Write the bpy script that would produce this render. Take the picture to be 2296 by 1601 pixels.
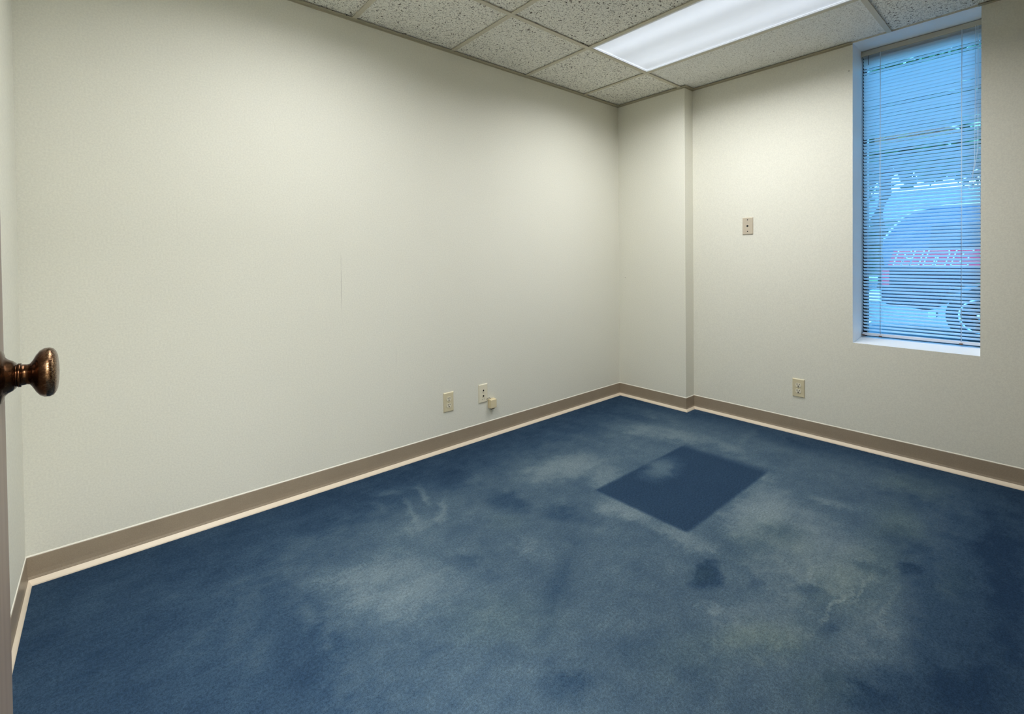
import bpy, bmesh, math, random
from mathutils import Vector, Matrix

for o in list(bpy.data.objects):
    bpy.data.objects.remove(o)
C = bpy.context.scene.collection
PI = math.pi

# ------------------------------------------------------------------ camera
CAM = Vector((-3.27685, -2.42575, 1.16162))
PITCH, YAW, ROLL = -0.014309, 0.859699, -0.010471
F_PX, CY = 1060.23, 594.0
fw = Vector((math.cos(YAW) * math.cos(PITCH), math.sin(YAW) * math.cos(PITCH), math.sin(PITCH)))
rt = Vector((math.sin(YAW), -math.cos(YAW), 0.0))
up = rt.cross(fw)
r2 = rt * math.cos(ROLL) + up * math.sin(ROLL)
u2 = -rt * math.sin(ROLL) + up * math.cos(ROLL)
cam_d = bpy.data.cameras.new('camera')
cam = bpy.data.objects.new('camera', cam_d)
C.objects.link(cam)
cam.matrix_world = Matrix(((r2.x, u2.x, -fw.x, CAM.x), (r2.y, u2.y, -fw.y, CAM.y), (r2.z, u2.z, -fw.z, CAM.z), (0, 0, 0, 1)))
cam_d.sensor_width = 36.0
cam_d.lens = F_PX / 2296.0 * 36.0
cam_d.shift_y = (CY - 800.5) / 2296.0
cam_d.clip_start = 0.02
bpy.context.scene.camera = cam

# ------------------------------------------------------------------ view and world
sc = bpy.context.scene
sc.view_settings.view_transform = 'Standard'
sc.view_settings.look = 'None'
sc.view_settings.gamma = 1.0
sc.view_settings.use_curve_mapping = False
sc.view_settings.exposure = 0.0
sc.cycles.max_bounces = 14
sc.cycles.diffuse_bounces = 6
sc.cycles.transparent_max_bounces = 16
sc.cycles.sample_clamp_indirect = 6.0
sc.cycles.caustics_reflective = False
sc.cycles.caustics_refractive = False

W = bpy.data.worlds.new('sky')
sc.world = W
W.use_nodes = True
wn, wl = W.node_tree.nodes, W.node_tree.links
bg = wn['Background']
tc = wn.new('ShaderNodeTexCoord')
sx = wn.new('ShaderNodeSeparateXYZ')
wl.new(tc.outputs['Generated'], sx.inputs[0])
rp = wn.new('ShaderNodeValToRGB')
rp.color_ramp.elements[0].position = 0.0
rp.color_ramp.elements[0].color = (0.50, 0.90, 1.0, 1)
rp.color_ramp.elements[1].position = 0.6
rp.color_ramp.elements[1].color = (0.22, 0.60, 1.0, 1)
wl.new(sx.outputs['Z'], rp.inputs[0])
wl.new(rp.outputs[0], bg.inputs[0])
bg.inputs[1].default_value = 7.6

sun_d = bpy.data.lights.new('sun', 'SUN')
sun = bpy.data.objects.new('sun', sun_d)
C.objects.link(sun)
sun.rotation_euler = Vector((0.50, -0.26, 0.83)).to_track_quat('Z', 'Y').to_euler()   # high, from beyond the parked truck
sun_d.energy = 13.0
sun_d.color = (0.62, 0.86, 1.0)
sun_d.angle = 0.01

# room dimensions (metres)
H = 2.4174
L = 3.5105
YN = -2.47            # inner face of the near wall
YC = 0.6006           # width of the boxed column
S = 0.1158            # the window wall lies this far behind the column's face
W1, W0, T = 0.4421, 0.5675, 0.6096
WY0, WY1 = -2.158, -1.6125
WZ0, WZ1 = 0.633, H
LAMP_W = 24.0
LAMP_W2 = 22.5
LAMP_W3 = 105.0

# ------------------------------------------------------------------ helpers
def bx(bm, x0, x1, y0, y1, z0, z1, mi=0):
    vs = [bm.verts.new((x, y, z)) for x in (x0, x1) for y in (y0, y1) for z in (z0, z1)]
    for q in ((0, 1, 3, 2), (4, 6, 7, 5), (0, 4, 5, 1), (2, 3, 7, 6), (0, 2, 6, 4), (1, 5, 7, 3)):
        f = bm.faces.new([vs[i] for i in q])
        f.material_index = mi
    return vs

def lathe(bm, prof, origin, axis='x', n=40, mi=0, caps=True):
    """prof: (along, radius) pairs; axis is the direction of travel."""
    rings = []
    for a, r in prof:
        ring = []
        for k in range(n):
            t = 2 * PI * k / n
            c, s_ = r * math.cos(t), r * math.sin(t)
            v = {'x': (a, c, s_), 'y': (c, a, s_), 'z': (c, s_, a), '-y': (c, -a, s_), '-x': (-a, c, s_)}[axis]
            ring.append(bm.verts.new(Vector(v) + Vector(origin)))
        rings.append(ring)
    for p, q in zip(rings, rings[1:]):
        for k in range(n):
            f = bm.faces.new((p[k], p[(k + 1) % n], q[(k + 1) % n], q[k]))
            f.material_index = mi
            f.smooth = True
    if caps:
        for r_ in (rings[0], rings[-1]):
            f = bm.faces.new(r_)
            f.material_index = mi
    return rings

def tube(bm, pts, r, n=8, mi=0):
    pts = [Vector(p) for p in pts]
    rings = []
    for i, p in enumerate(pts):
        d = (pts[min(i + 1, len(pts) - 1)] - pts[max(i - 1, 0)]).normalized()
        a = d.cross(Vector((0, 0, 1)))
        if a.length < 1e-3:
            a = Vector((1, 0, 0))
        a.normalize()
        b = d.cross(a)
        rings.append([bm.verts.new(p + a * r * math.cos(2 * PI * k / n) + b * r * math.sin(2 * PI * k / n)) for k in range(n)])
    for p, q in zip(rings, rings[1:]):
        for k in range(n):
            f = bm.faces.new((p[k], p[(k + 1) % n], q[(k + 1) % n], q[k]))
            f.smooth = True
            f.material_index = mi
    bm.faces.new(rings[0]); bm.faces.new(rings[-1])

def poly_prism(bm, pts, fn, mi=0):
    """pts: 2D outline; fn(p, k) -> 3D point on side k (0 or 1)."""
    a = [bm.verts.new(fn(p, 0)) for p in pts]
    b = [bm.verts.new(fn(p, 1)) for p in pts]
    n = len(pts)
    fs = [bm.faces.new(a), bm.faces.new(list(reversed(b)))]
    for k in range(n):
        fs.append(bm.faces.new((a[k], b[k], b[(k + 1) % n], a[(k + 1) % n])))
    for f in fs:
        f.material_index = mi
    return fs

def obj(name, bm, mats, parent=None, bevel=0.0, seg=2, loc=None, kind=None):
    bmesh.ops.recalc_face_normals(bm, faces=bm.faces[:])
    me = bpy.data.meshes.new(name)
    if loc is not None and parent is None:
        bmesh.ops.translate(bm, verts=bm.verts[:], vec=-Vector(loc))
    bm.to_mesh(me)
    bm.free()
    o = bpy.data.objects.new(name, me)
    C.objects.link(o)
    for m in (mats if isinstance(mats, (list, tuple)) else [mats]):
        me.materials.append(m)
    if loc is not None and parent is None:
        o.location = loc
    if parent is not None:
        o.parent = parent
        o.matrix_parent_inverse = Matrix.Translation(-Vector(parent['_at'])) if '_at' in parent else Matrix()
    if bevel:
        md = o.modifiers.new('bevel', 'BEVEL')
        md.width = bevel
        md.segments = seg
        md.limit_method = 'ANGLE'
        md.angle_limit = math.radians(40)
    if kind:
        o['kind'] = kind
    return o

BASES = {}
def thing(name, label, cat, loc, group=None, kind=None):
    o = bpy.data.objects.new(name, None)
    C.objects.link(o)
    o.empty_display_size = 0.05
    o.location = loc
    if label:
        o['label'] = label
    if cat:
        o['category'] = cat
    if group:
        o['group'] = group
    if kind:
        o['kind'] = kind
    BASES[o.name] = Vector(loc)
    return o

def part(name, bm, mats, parent, bevel=0.0, seg=2, label=None):
    """mesh given in world coordinates, parented so that it stays there"""
    root = parent
    o = obj(name, bm, mats, None, bevel, seg)
    o.parent = parent
    at = BASES.get(parent.name, Vector((0, 0, 0)))
    o.matrix_parent_inverse = Matrix.Translation(-at)
    BASES[o.name] = Vector((0, 0, 0))
    if label:
        o['label'] = label
    return o

def subpart(name, bm, mats, parent, **k):
    o = part(name, bm, mats, parent, **k)
    o.matrix_parent_inverse = Matrix()
    return o

def tag(o, label, cat, group=None):
    o['label'] = label
    o['category'] = cat
    if group:
        o['group'] = group

# ------------------------------------------------------------------ materials
def lin(c):
    return tuple(((v / 255.0) / 12.92 if v / 255.0 <= 0.04045 else ((v / 255.0 + 0.055) / 1.055) ** 2.4) for v in c) + (1.0,)

class NT:
    def __init__(self, name):
        self.m = bpy.data.materials.new(name)
        self.m.use_nodes = True
        self.n = self.m.node_tree.nodes
        self.l = self.m.node_tree.links
        self.b = self.n['Principled BSDF']
        self.geo = None
    def new(self, t, **k):
        nd = self.n.new(t)
        for a, b in k.items():
            setattr(nd, a, b)
        return nd
    def put(self, inp, v):
        if hasattr(v, 'is_output') or isinstance(v, bpy.types.NodeSocket):
            self.l.new(v, inp)
        else:
            inp.default_value = v
    def pos(self):
        if not self.geo:
            self.geo = self.new('ShaderNodeNewGeometry')
        return self.geo.outputs['Position']
    def math(self, op, a, b=None, c=None, clamp=False):
        nd = self.new('ShaderNodeMath', operation=op, use_clamp=clamp)
        self.put(nd.inputs[0], a)
        if b is not None: self.put(nd.inputs[1], b)
        if c is not None: self.put(nd.inputs[2], c)
        return nd.outputs[0]
    def vmath(self, op, a, b=None):
        nd = self.new('ShaderNodeVectorMath', operation=op)
        self.put(nd.inputs[0], a)
        if b is not None: self.put(nd.inputs[1], b)
        return nd.outputs['Value'] if op in ('DOT_PRODUCT', 'LENGTH') else nd.outputs['Vector']
    def noise(self, vec, scale, detail=2.0, rough=0.5, dist=0.0):
        nd = self.new('ShaderNodeTexNoise')
        self.put(nd.inputs['Vector'], vec)
        nd.inputs['Scale'].default_value = scale
        nd.inputs['Detail'].default_value = detail
        nd.inputs['Roughness'].default_value = rough
        nd.inputs['Distortion'].default_value = dist
        return nd
    def smooth(self, v, a, b, lo=0.0, hi=1.0):
        nd = self.new('ShaderNodeMapRange', interpolation_type='SMOOTHSTEP')
        self.put(nd.inputs['Value'], v)
        nd.inputs['From Min'].default_value = a
        nd.inputs['From Max'].default_value = b
        nd.inputs['To Min'].default_value = lo
        nd.inputs['To Max'].default_value = hi
        return nd.outputs['Result']
    def mix(self, f, a, b, mode='MIX'):
        nd = self.new('ShaderNodeMix', data_type='RGBA', blend_type=mode)
        self.put(nd.inputs['Factor'], f)
        self.put(nd.inputs['A'], a) if False else None
        ins = [i for i in nd.inputs if i.type == 'RGBA']
        self.put(ins[0], a); self.put(ins[1], b)
        return [o for o in nd.outputs if o.type == 'RGBA'][0]
    def bump(self, h, strength=0.3, dist=0.001):
        nd = self.new('ShaderNodeBump')
        nd.inputs['Strength'].default_value = strength
        nd.inputs['Distance'].default_value = dist
        self.l.new(h, nd.inputs['Height'])
        self.l.new(nd.outputs[0], self.b.inputs['Normal'])

def simple(name, rgb, rough=0.5, metal=0.0, noise=0.0, nscale=60.0, bump=0.0, spec=None):
    t = NT(name)
    c = lin(rgb)
    t.b.inputs['Roughness'].default_value = rough
    t.b.inputs['Metallic'].default_value = metal
    if spec is not None:
        t.b.inputs['Specular IOR Level'].default_value = spec
    if noise or bump:
        nz = t.noise(t.pos(), nscale, 3)
    if noise:
        lo = tuple(v * (1 - noise) for v in c[:3]) + (1,)
        hi = tuple(min(1, v * (1 + noise)) for v in c[:3]) + (1,)
        t.l.new(t.mix(nz.outputs['Fac'], lo, hi), t.b.inputs['Base Color'])
    else:
        t.b.inputs['Base Color'].default_value = c
    if bump:
        t.bump(nz.outputs['Fac'], bump, 0.001)
    return t.m

def wall_material():
    t = NT('cream_wall_paint')
    p = t.pos()
    big = t.noise(p, 1.3, 3)
    fine = t.noise(p, 150, 3, 0.7)
    c = t.mix(big.outputs['Fac'], lin((225, 223, 209)), lin((231, 229, 216)))
    g = t.smooth(fine.outputs['Fac'], 0.3, 0.7, 0.94, 1.04)
    c = t.mix(1.0, c, g, 'MULTIPLY')
    # a faint upright pencil scuff on the long wall, and a few filled nail spots
    def mark(cen, rx, rz, k):
        v = t.vmath('SUBTRACT', p, cen)
        v = t.vmath('MULTIPLY', v, (1 / rx[0], 1 / rx[1], 1 / rz))
        d = t.vmath('LENGTH', v)
        return t.smooth(d, 1.0, 0.3, 0.0, k)
    for m in (mark((-2.352, 0, 1.02), (0.0035, 0.03), 0.16, 0.28), mark((-2.352, 0, 1.16), (0.002, 0.03), 0.05, 0.25),
              mark((0, -0.062, 0.99), (0.03, 0.005), 0.005, 0.75), mark((S, -1.594, 2.26), (0.03, 0.005), 0.006, 0.75),
              mark((-2.05, 0, 0.62), (0.003, 0.02), 0.07, 0.12)):
        c = t.mix(m, c, lin((120, 112, 100)))
    t.l.new(c, t.b.inputs['Base Color'])
    t.b.inputs['Roughness'].default_value = 0.75
    t.b.inputs['Specular IOR Level'].default_value = 0.25
    t.bump(fine.outputs['Fac'], 0.25, 0.0012)
    return t.m

def carpet_material():
    t = NT('blue_cut_pile_carpet')
    p0 = t.pos()
    n1 = t.noise(p0, 3.2, 5, 0.62)
    n2 = t.noise(p0, 11.0, 6, 0.72)
    n3 = t.noise(t.vmath('MULTIPLY', p0, (14, 34, 1)), 1.0, 6, 0.72, 0.6)
    off = t.vmath('SUBTRACT', n1.outputs['Color'], (0.5, 0.5, 0.5))
    off2 = t.vmath('SUBTRACT', n2.outputs['Color'], (0.5, 0.5, 0.5))
    p = t.vmath('ADD', p0, t.vmath('MULTIPLY', off, (0.12, 0.12, 0)))
    p = t.vmath('ADD', p, t.vmath('MULTIPLY', off2, (0.13, 0.13, 0)))
    sp = t.new('ShaderNodeSeparateXYZ'); t.l.new(p, sp.inputs[0])
    X, Y = sp.outputs[0], sp.outputs[1]
    # traffic wear: nothing along the walls, where furniture stood
    w = t.smooth(Y, -0.08, -0.62, 0.0, 1.0)
    w = t.math('MULTIPLY', w, t.smooth(X, -3.25, -2.35, 0.12, 1.0))
    w = t.math('MULTIPLY', w, t.smooth(X, 0.05, -0.30, 0.25, 1.0))
    w = t.math('MULTIPLY', w, t.smooth(Y, -2.32, -1.90, 0.05, 1.0))
    w = t.math('MULTIPLY', w, 0.42)
    w = t.math('ADD', w, 0.16)
    w = t.math('ADD', w, t.math('MULTIPLY', t.math('SUBTRACT', n1.outputs['Fac'], 0.5), 0.55))
    w = t.math('ADD', w, t.math('MULTIPLY', t.math('SUBTRACT', n2.outputs['Fac'], 0.5), 0.50))
    w = t.math('ADD', w, t.math('MULTIPLY', t.math('SUBTRACT', n3.outputs['Fac'], 0.5), 0.34))
    def blob(cx, cy, rx, ry, rot, amp, soft=0.25, src=None):
        ca, sa = math.cos(rot), math.sin(rot)
        v = t.vmath('SUBTRACT', src or p, (cx, cy, 0))
        a = t.vmath('DOT_PRODUCT', v, (ca / rx, sa / rx, 0))
        b = t.vmath('DOT_PRODUCT', v, (-sa / ry, ca / ry, 0))
        cb = t.new('ShaderNodeCombineXYZ')
        t.l.new(a, cb.inputs[0]); t.l.new(b, cb.inputs[1])
        d = t.vmath('LENGTH', cb.outputs[0])
        return t.smooth(d, 1.0, soft, 0.0, amp)
    for args in BLOBS:
        w = t.math('ADD', w, blob(*args))
    # the unworn rectangle a cabinet left behind
    q = t.vmath('ADD', p0, t.vmath('MULTIPLY', off2, (0.02, 0.02, 0)))
    sq = t.new('ShaderNodeSeparateXYZ'); t.l.new(q, sq.inputs[0])
    qx, qy = sq.outputs[0], sq.outputs[1]
    def band(v, a, b, e0, e1):
        return t.math('MULTIPLY', t.smooth(v, a - e0, a + e0), t.smooth(v, b + e1, b - e1))
    r = t.math('MULTIPLY', band(qx, -1.44, -0.60, 0.014, 0.05), band(qy, -1.405, -0.915, 0.012, 0.012))
    rin = blob(-0.98, -1.0, 0.26, 0.13, 0.15, 0.55, 0.1)
    keep = t.math('SUBTRACT', 1.0, t.math('MULTIPLY', r, 0.82))
    w = t.math('MULTIPLY', t.math('MAXIMUM', w, 0.0), keep)
    w = t.math('ADD', w, t.math('MULTIPLY', t.math('MULTIPLY', r, rin), 1.0))
    w = t.math('MINIMUM', t.math('MAXIMUM', w, 0.0), 1.0)
    rampn = t.new('ShaderNodeValToRGB')
    e = rampn.color_ramp.elements
    e[0].position = 0.0; e[0].color = lin(CARPET[0])
    e[1].position = 1.0; e[1].color = lin(CARPET[3])
    for pos, c in ((0.33, CARPET[1]), (0.66, CARPET[2])):
        k = rampn.color_ramp.elements.new(pos); k.color = lin(c)
    t.l.new(w, rampn.inputs[0])
    col = rampn.outputs[0]
    # greyer, dirtier areas
    g = 0.0
    for cx, cy, rx, ry, rot, amp in DIRT:
        g = t.math('ADD', g, blob(cx, cy, rx, ry, rot, amp, 0.1))
    g = t.math('MULTIPLY', t.math('MINIMUM', g, 0.9), t.smooth(n1.outputs['Fac'], 0.3, 0.6, 0.4, 1.0))
    col = t.mix(g, col, t.mix(1.0, col, (1.08, 1.06, 0.88, 1), 'MULTIPLY'))
    f1 = t.noise(p0, 330, 2, 0.7)
    f2 = t.noise(p0, 120, 2, 0.6)
    fz = t.math('ADD', t.math('MULTIPLY', f1.outputs['Fac'], 0.6), t.math('MULTIPLY', f2.outputs['Fac'], 0.4))
    col = t.mix(1.0, col, t.smooth(fz, 0.32, 0.68, 0.55, 1.18), 'MULTIPLY')
    t.l.new(col, t.b.inputs['Base Color'])
    t.b.inputs['Roughness'].default_value = 1.0
    t.b.inputs['Specular IOR Level'].default_value = 0.05
    t.b.inputs['Sheen Weight'].default_value = 0.0
    t.b.inputs['Sheen Roughness'].default_value = 0.6
    t.bump(fz, 0.6, 0.004)
    return t.m

CARPET = ((38, 59, 84), (57, 79, 101), (84, 104, 119), (118, 134, 142))
# centre x, y, radii, rotation, amount (+ worn, - unworn)
BLOBS = [
    (-1.378, -0.627, 0.404, 0.216, 2.95, 0.34, 0.2),
    (-1.286, -0.867, 0.24, 0.105, -2.79, 0.2, 0.2),
    (-0.521, -0.722, 0.466, 0.179, 1.98, 0.26, 0.2),
    (-0.44, -1.15, 0.211, 0.131, 1.72, 0.14, 0.2),
    (-1.477, -1.109, 0.191, 0.12, 1.51, 0.3, 0.2),
    (-1.486, -1.392, 0.192, 0.097, 1.69, 0.28, 0.2),
    (-1.481, -1.515, 0.081, 0.049, 2.69, 0.12, 0.1),
    (-1.038, -1.521, 0.442, 0.164, -3.03, 0.36, 0.2),
    (-0.956, -1.668, 0.212, 0.171, 2.62, 0.2, 0.2),
    (-1.257, -1.821, 0.462, 0.251, 2.79, 0.3, 0.2),
    (-1.741, -1.814, 0.351, 0.157, 2.98, 0.2, 0.2),
    (-1.463, -2.061, 0.355, 0.118, 0.02, 0.2, 0.2),
    (-2.539, -0.872, 0.364, 0.26, 2.55, 0.3, 0.2),
    (-2.669, -0.664, 0.2, 0.104, 2.25, 0.14, 0.2),
    (-2.102, -0.365, 0.183, 0.031, -1.81, 0.3, 0.1),
    (-2.112, -0.559, 0.196, 0.038, 0.93, 0.24, 0.1),
    (-2.227, -0.231, 0.109, 0.041, 2.79, 0.24, 0.1),
    (-2.224, -0.458, 0.224, 0.028, 1.33, 0.2, 0.1),
    (-2.247, -0.616, 0.159, 0.12, 1.37, 0.16, 0.1),
    (-2.324, -0.33, 0.098, 0.036, 1.57, 0.16, 0.1),
    (-1.999, -1.052, 0.132, 0.112, 1.22, 0.16, 0.2),
    (-1.783, -1.667, 0.096, 0.036, 2.03, 0.22, 0.1),
    (-1.448, -1.944, 0.243, 0.013, 3.12, 0.26, 0.1),
    (-1.29, -1.98, 0.225, 0.012, 3.07, 0.2, 0.1),
    (-1.349, -1.838, 0.197, 0.016, 2.94, 0.15, 0.1),
    (-1.338, -2.061, 0.316, 0.011, -3.14, 0.14, 0.1),
    (-0.722, -1.728, 0.134, 0.072, 1.74, 0.2, 0.1),
    (-0.67, -1.422, 0.133, 0.067, 1.99, 0.14, 0.1),
    (-1.03, -2.168, 0.165, 0.049, 0.02, 0.14, 0.1),
    (-1.841, -0.704, 0.186, 0.124, 1.83, -0.3, 0.2),
    (-1.697, -0.968, 0.205, 0.124, 2.24, -0.26, 0.2),
    (-1.637, -1.581, 0.13, 0.078, 0.22, -0.42, 0.35),
    (-1.585, -1.529, 0.071, 0.05, 3.03, -0.1, 0.2),
    (-1.056, -2.074, 0.074, 0.035, 2.85, -0.22, 0.2),
    (-1.139, -1.976, 0.084, 0.052, 2.38, -0.16, 0.2),
    (-1.443, -1.867, 0.075, 0.04, 2.74, -0.2, 0.2),
    (-1.567, -1.734, 0.052, 0.031, -0.03, -0.18, 0.2),
    (-1.59, -1.965, 0.06, 0.032, 2.85, -0.14, 0.2),
    (-2.259, -0.929, 0.128, 0.049, 2.25, -0.16, 0.2),
    (-2.221, -1.062, 0.072, 0.053, 2.34, -0.14, 0.2),
    (-2.093, -1.268, 0.179, 0.069, 0.56, -0.14, 0.2),
    (-2.107, -1.59, 0.149, 0.103, 2.66, -0.12, 0.2),
    (-2.361, -1.563, 0.096, 0.066, 2.51, -0.2, 0.2),
    (-1.782, -2.111, 0.1, 0.049, 2.41, -0.26, 0.2),
    (-1.773, -2.03, 0.058, 0.027, 2.66, -0.1, 0.2),
    (-1.885, -0.327, 0.188, 0.139, -2.63, -0.18, 0.3),
    (-2.103, -0.13, 0.203, 0.07, -3.05, -0.12, 0.2),
    (-0.373, -0.475, 0.279, 0.109, 1.81, -0.18, 0.2),
    (-0.131, -1.116, 0.278, 0.035, -3.07, 0.12, 0.1),
    (-0.076, -1.381, 0.201, 0.118, 1.87, -0.1, 0.2),
    (-0.837, -2.293, 0.79, 0.078, 0.1, -0.26, 0.0),
    (-1.562, -2.255, 0.182, 0.079, 2.85, -0.22, 0.2),
    (-0.433, -1.987, 0.211, 0.175, 2.56, -0.12, 0.2),
    (-0.813, -1.962, 0.24, 0.052, 0.15, -0.1, 0.2),
    (-2.862, -0.969, 0.258, 0.11, 1.39, -0.16, 0.2),
    (-2.586, -0.312, 0.192, 0.112, 2.95, -0.16, 0.2),
]
DIRT = [
    (-1.779, -1.848, 0.261, 0.107, 2.53, 0.75),
    (-2.006, -1.741, 0.248, 0.119, 2.54, 0.35),
    (-1.264, -1.65, 0.352, 0.215, 3.0, 0.55),
    (-1.293, -1.933, 0.394, 0.205, 2.98, 0.5),
    (-0.793, -1.98, 0.467, 0.151, 0.08, 0.7),
    (-0.246, -1.945, 0.273, 0.187, -0.13, 0.5),
    (-2.317, -1.268, 0.312, 0.178, 2.41, 0.35),
    (-1.957, -0.841, 0.128, 0.114, 0.98, 0.3),
    (-1.013, -2.183, 0.218, 0.071, -0.02, 0.5),
    (-1.629, -1.565, 0.102, 0.063, 0.2, 0.5),
    (-1.82, -2.028, 0.184, 0.081, 2.6, 0.4),
]

def tile_material(name, rgb, amt, plain=False):
    t = NT(name)
    p = t.pos()
    k = 1.35 if plain else 1.0
    def worms(scale, width, mscale, m0, seed):
        q = t.vmath('ADD', p, (seed * 3.1, seed * 1.7, 0))
        n1 = t.noise(q, scale * k, 1.0, 0.5, 0.6)
        ridge = t.math('ABSOLUTE', t.math('SUBTRACT', n1.outputs['Fac'], 0.5))
        line = t.smooth(ridge, width, width * 0.4, 0.0, 1.0)
        n2 = t.noise(q, mscale * k, 0.0, 0.5)
        return t.math('MULTIPLY', line, t.smooth(n2.outputs['Fac'], m0, m0 + 0.05))
    w1 = worms(50, 0.034, 70, 0.54, 1)
    w2 = worms(78, 0.034, 96, 0.53, 2)
    n3 = t.noise(p, 170, 1, 0.5)
    pin = t.smooth(n3.outputs['Fac'], 0.60, 0.68)
    hole = t.math('MAXIMUM', w1, t.math('MULTIPLY', w2, 0.75))
    hole = t.math('MAXIMUM', hole, t.math('MULTIPLY', pin, 0.45))
    hole = t.math('MULTIPLY', hole, amt)
    grain = t.noise(p, 300, 2, 0.6)
    base = t.mix(t.smooth(grain.outputs['Fac'], 0.3, 0.7), lin(tuple(v - 14 for v in rgb)), lin(tuple(min(250, v + 12) for v in rgb)))
    c = t.mix(hole, base, lin((72, 64, 50)))
    t.l.new(c, t.b.inputs['Base Color'])
    t.b.inputs['Roughness'].default_value = 0.95
    t.b.inputs['Specular IOR Level'].default_value = 0.1
    t.bump(t.math('ADD', t.math('MULTIPLY', hole, -1.0), t.math('MULTIPLY', grain.outputs['Fac'], 0.3)), 0.5, 0.003)
    return t.m

def base_material():
    t = NT('taupe_vinyl_cove')
    p = t.pos()
    n = t.noise(p, 9, 4, 0.6)
    n2 = t.noise(p, 260, 2)
    c = t.mix(n.outputs['Fac'], lin((150, 134, 114)), lin((164, 149, 128)))
    c = t.mix(1.0, c, t.smooth(n2.outputs['Fac'], 0.3, 0.7, 0.93, 1.06), 'MULTIPLY')
    t.l.new(c, t.b.inputs['Base Color'])
    t.b.inputs['Roughness'].default_value = 0.42
    return t.m

def diffuser_material():
    """lit acrylic panel: two lamps behind it show as soft brighter bands along its length"""
    t = NT('lit_acrylic_diffuser')
    tcn = t.new('ShaderNodeTexCoord')
    sp = t.new('ShaderNodeSeparateXYZ'); t.l.new(tcn.outputs['Object'], sp.inputs[0])
    x, y = sp.outputs[0], sp.outputs[1]
    def bump_at(c, wdt, amp):
        return t.smooth(t.math('ABSOLUTE', t.math('SUBTRACT', x, c)), wdt, 0.0, 0.0, amp)
    s_ = t.math('ADD', bump_at(-0.16, 0.13, 0.22), bump_at(0.13, 0.12, 0.16))
    s_ = t.math('ADD', s_, bump_at(0.03, 0.05, 0.05))
    s_ = t.math('ADD', s_, 0.42)
    ends = t.smooth(t.math('ABSOLUTE', y), 0.60, 0.40, 0.90, 1.0)
    s_ = t.math('MULTIPLY', s_, ends)
    v = t.vmath('SUBTRACT', tcn.outputs['Object'], (-0.20, 0.50, 0))
    spot = t.smooth(t.vmath('LENGTH', t.vmath('MULTIPLY', v, (1, 1, 0))), 0.005, 0.003, 1.0, 0.6)
    s_ = t.math('MULTIPLY', s_, spot)
    t.b.inputs['Base Color'].default_value = lin((225, 228, 232))
    t.b.inputs['Roughness'].default_value = 0.3
    edge = t.math('MAXIMUM', t.smooth(t.math('ABSOLUTE', x), 0.272, 0.274), t.smooth(t.math('ABSOLUTE', y), 0.582, 0.584))
    s_ = t.math('ADD', s_, t.math('MULTIPLY', edge, 0.5))      # light gathers in the panel's cut edge
    t.b.inputs['Emission Color'].default_value = (0.77, 0.86, 1.0, 1)
    t.l.new(s_, t.b.inputs['Emission Strength'])
    return t.m

def slat_material():
    t = NT('white_vinyl_slat')
    tr = t.new('ShaderNodeBsdfTranslucent')
    tr.inputs['Color'].default_value = (0.86, 0.93, 0.97, 1)
    mx = t.new('ShaderNodeMixShader')
    mx.inputs[0].default_value = 0.62
    t.b.inputs['Base Color'].default_value = lin((232, 236, 238))
    t.b.inputs['Roughness'].default_value = 0.4
    t.l.new(t.b.outputs[0], mx.inputs[1]); t.l.new(tr.outputs[0], mx.inputs[2])
    t.l.new(mx.outputs[0], t.n['Material Output'].inputs['Surface'])
    return t.m

def glass_material(name, tint, refl=0.06):
    t = NT(name)
    t.n.remove(t.b)
    a = t.new('ShaderNodeBsdfTransparent'); a.inputs[0].default_value = tint
    g = t.new('ShaderNodeBsdfGlossy'); g.inputs['Roughness'].default_value = 0.02
    lw = t.new('ShaderNodeFresnel'); lw.inputs[0].default_value = 1.5
    mx = t.new('ShaderNodeMixShader')
    t.l.new(lw.outputs[0], mx.inputs[0])
    t.l.new(a.outputs[0], mx.inputs[1]); t.l.new(g.outputs[0], mx.inputs[2])
    t.l.new(mx.outputs[0], t.n['Material Output'].inputs['Surface'])
    return t.m

def bronze_material():
    t = NT('hammered_aged_brass')
    tcn = t.pos()
    sp = t.vmath('MULTIPLY', tcn, (420, 620, 1500))
    n = t.noise(sp, 1.0, 2, 0.6)
    n2 = t.noise(tcn, 90, 3, 0.6)
    sx_ = t.new('ShaderNodeSeparateXYZ'); t.l.new(tcn, sx_.inputs[0])
    end = t.smooth(sx_.outputs[0], -3.336, -3.322, 0.0, 1.0)      # the worn grip end
    wear = t.math('MULTIPLY', end, t.smooth(n.outputs['Fac'], 0.42, 0.62))
    c = t.mix(n2.outputs['Fac'], lin((44, 26, 18)), lin((100, 68, 42)))
    c = t.mix(wear, c, lin((150, 122, 92)))
    t.l.new(c, t.b.inputs['Base Color'])
    t.b.inputs['Metallic'].default_value = 0.95
    t.l.new(t.smooth(n2.outputs['Fac'], 0.3, 0.7, 0.16, 0.30), t.b.inputs['Roughness'])
    t.bump(t.math('MULTIPLY', n.outputs['Fac'], end), 0.35, 0.0006)
    return t.m

def door_material():
    t = NT('grey_brown_wood_door')
    p = t.vmath('MULTIPLY', t.pos(), (60, 60, 3))
    n = t.noise(p, 1.0, 5, 0.65, 0.4)
    c = t.mix(n.outputs['Fac'], lin((98, 84, 72)), lin((142, 128, 116)))
    t.l.new(c, t.b.inputs['Base Color'])
    t.b.inputs['Roughness'].default_value = 0.45
    return t.m

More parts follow.
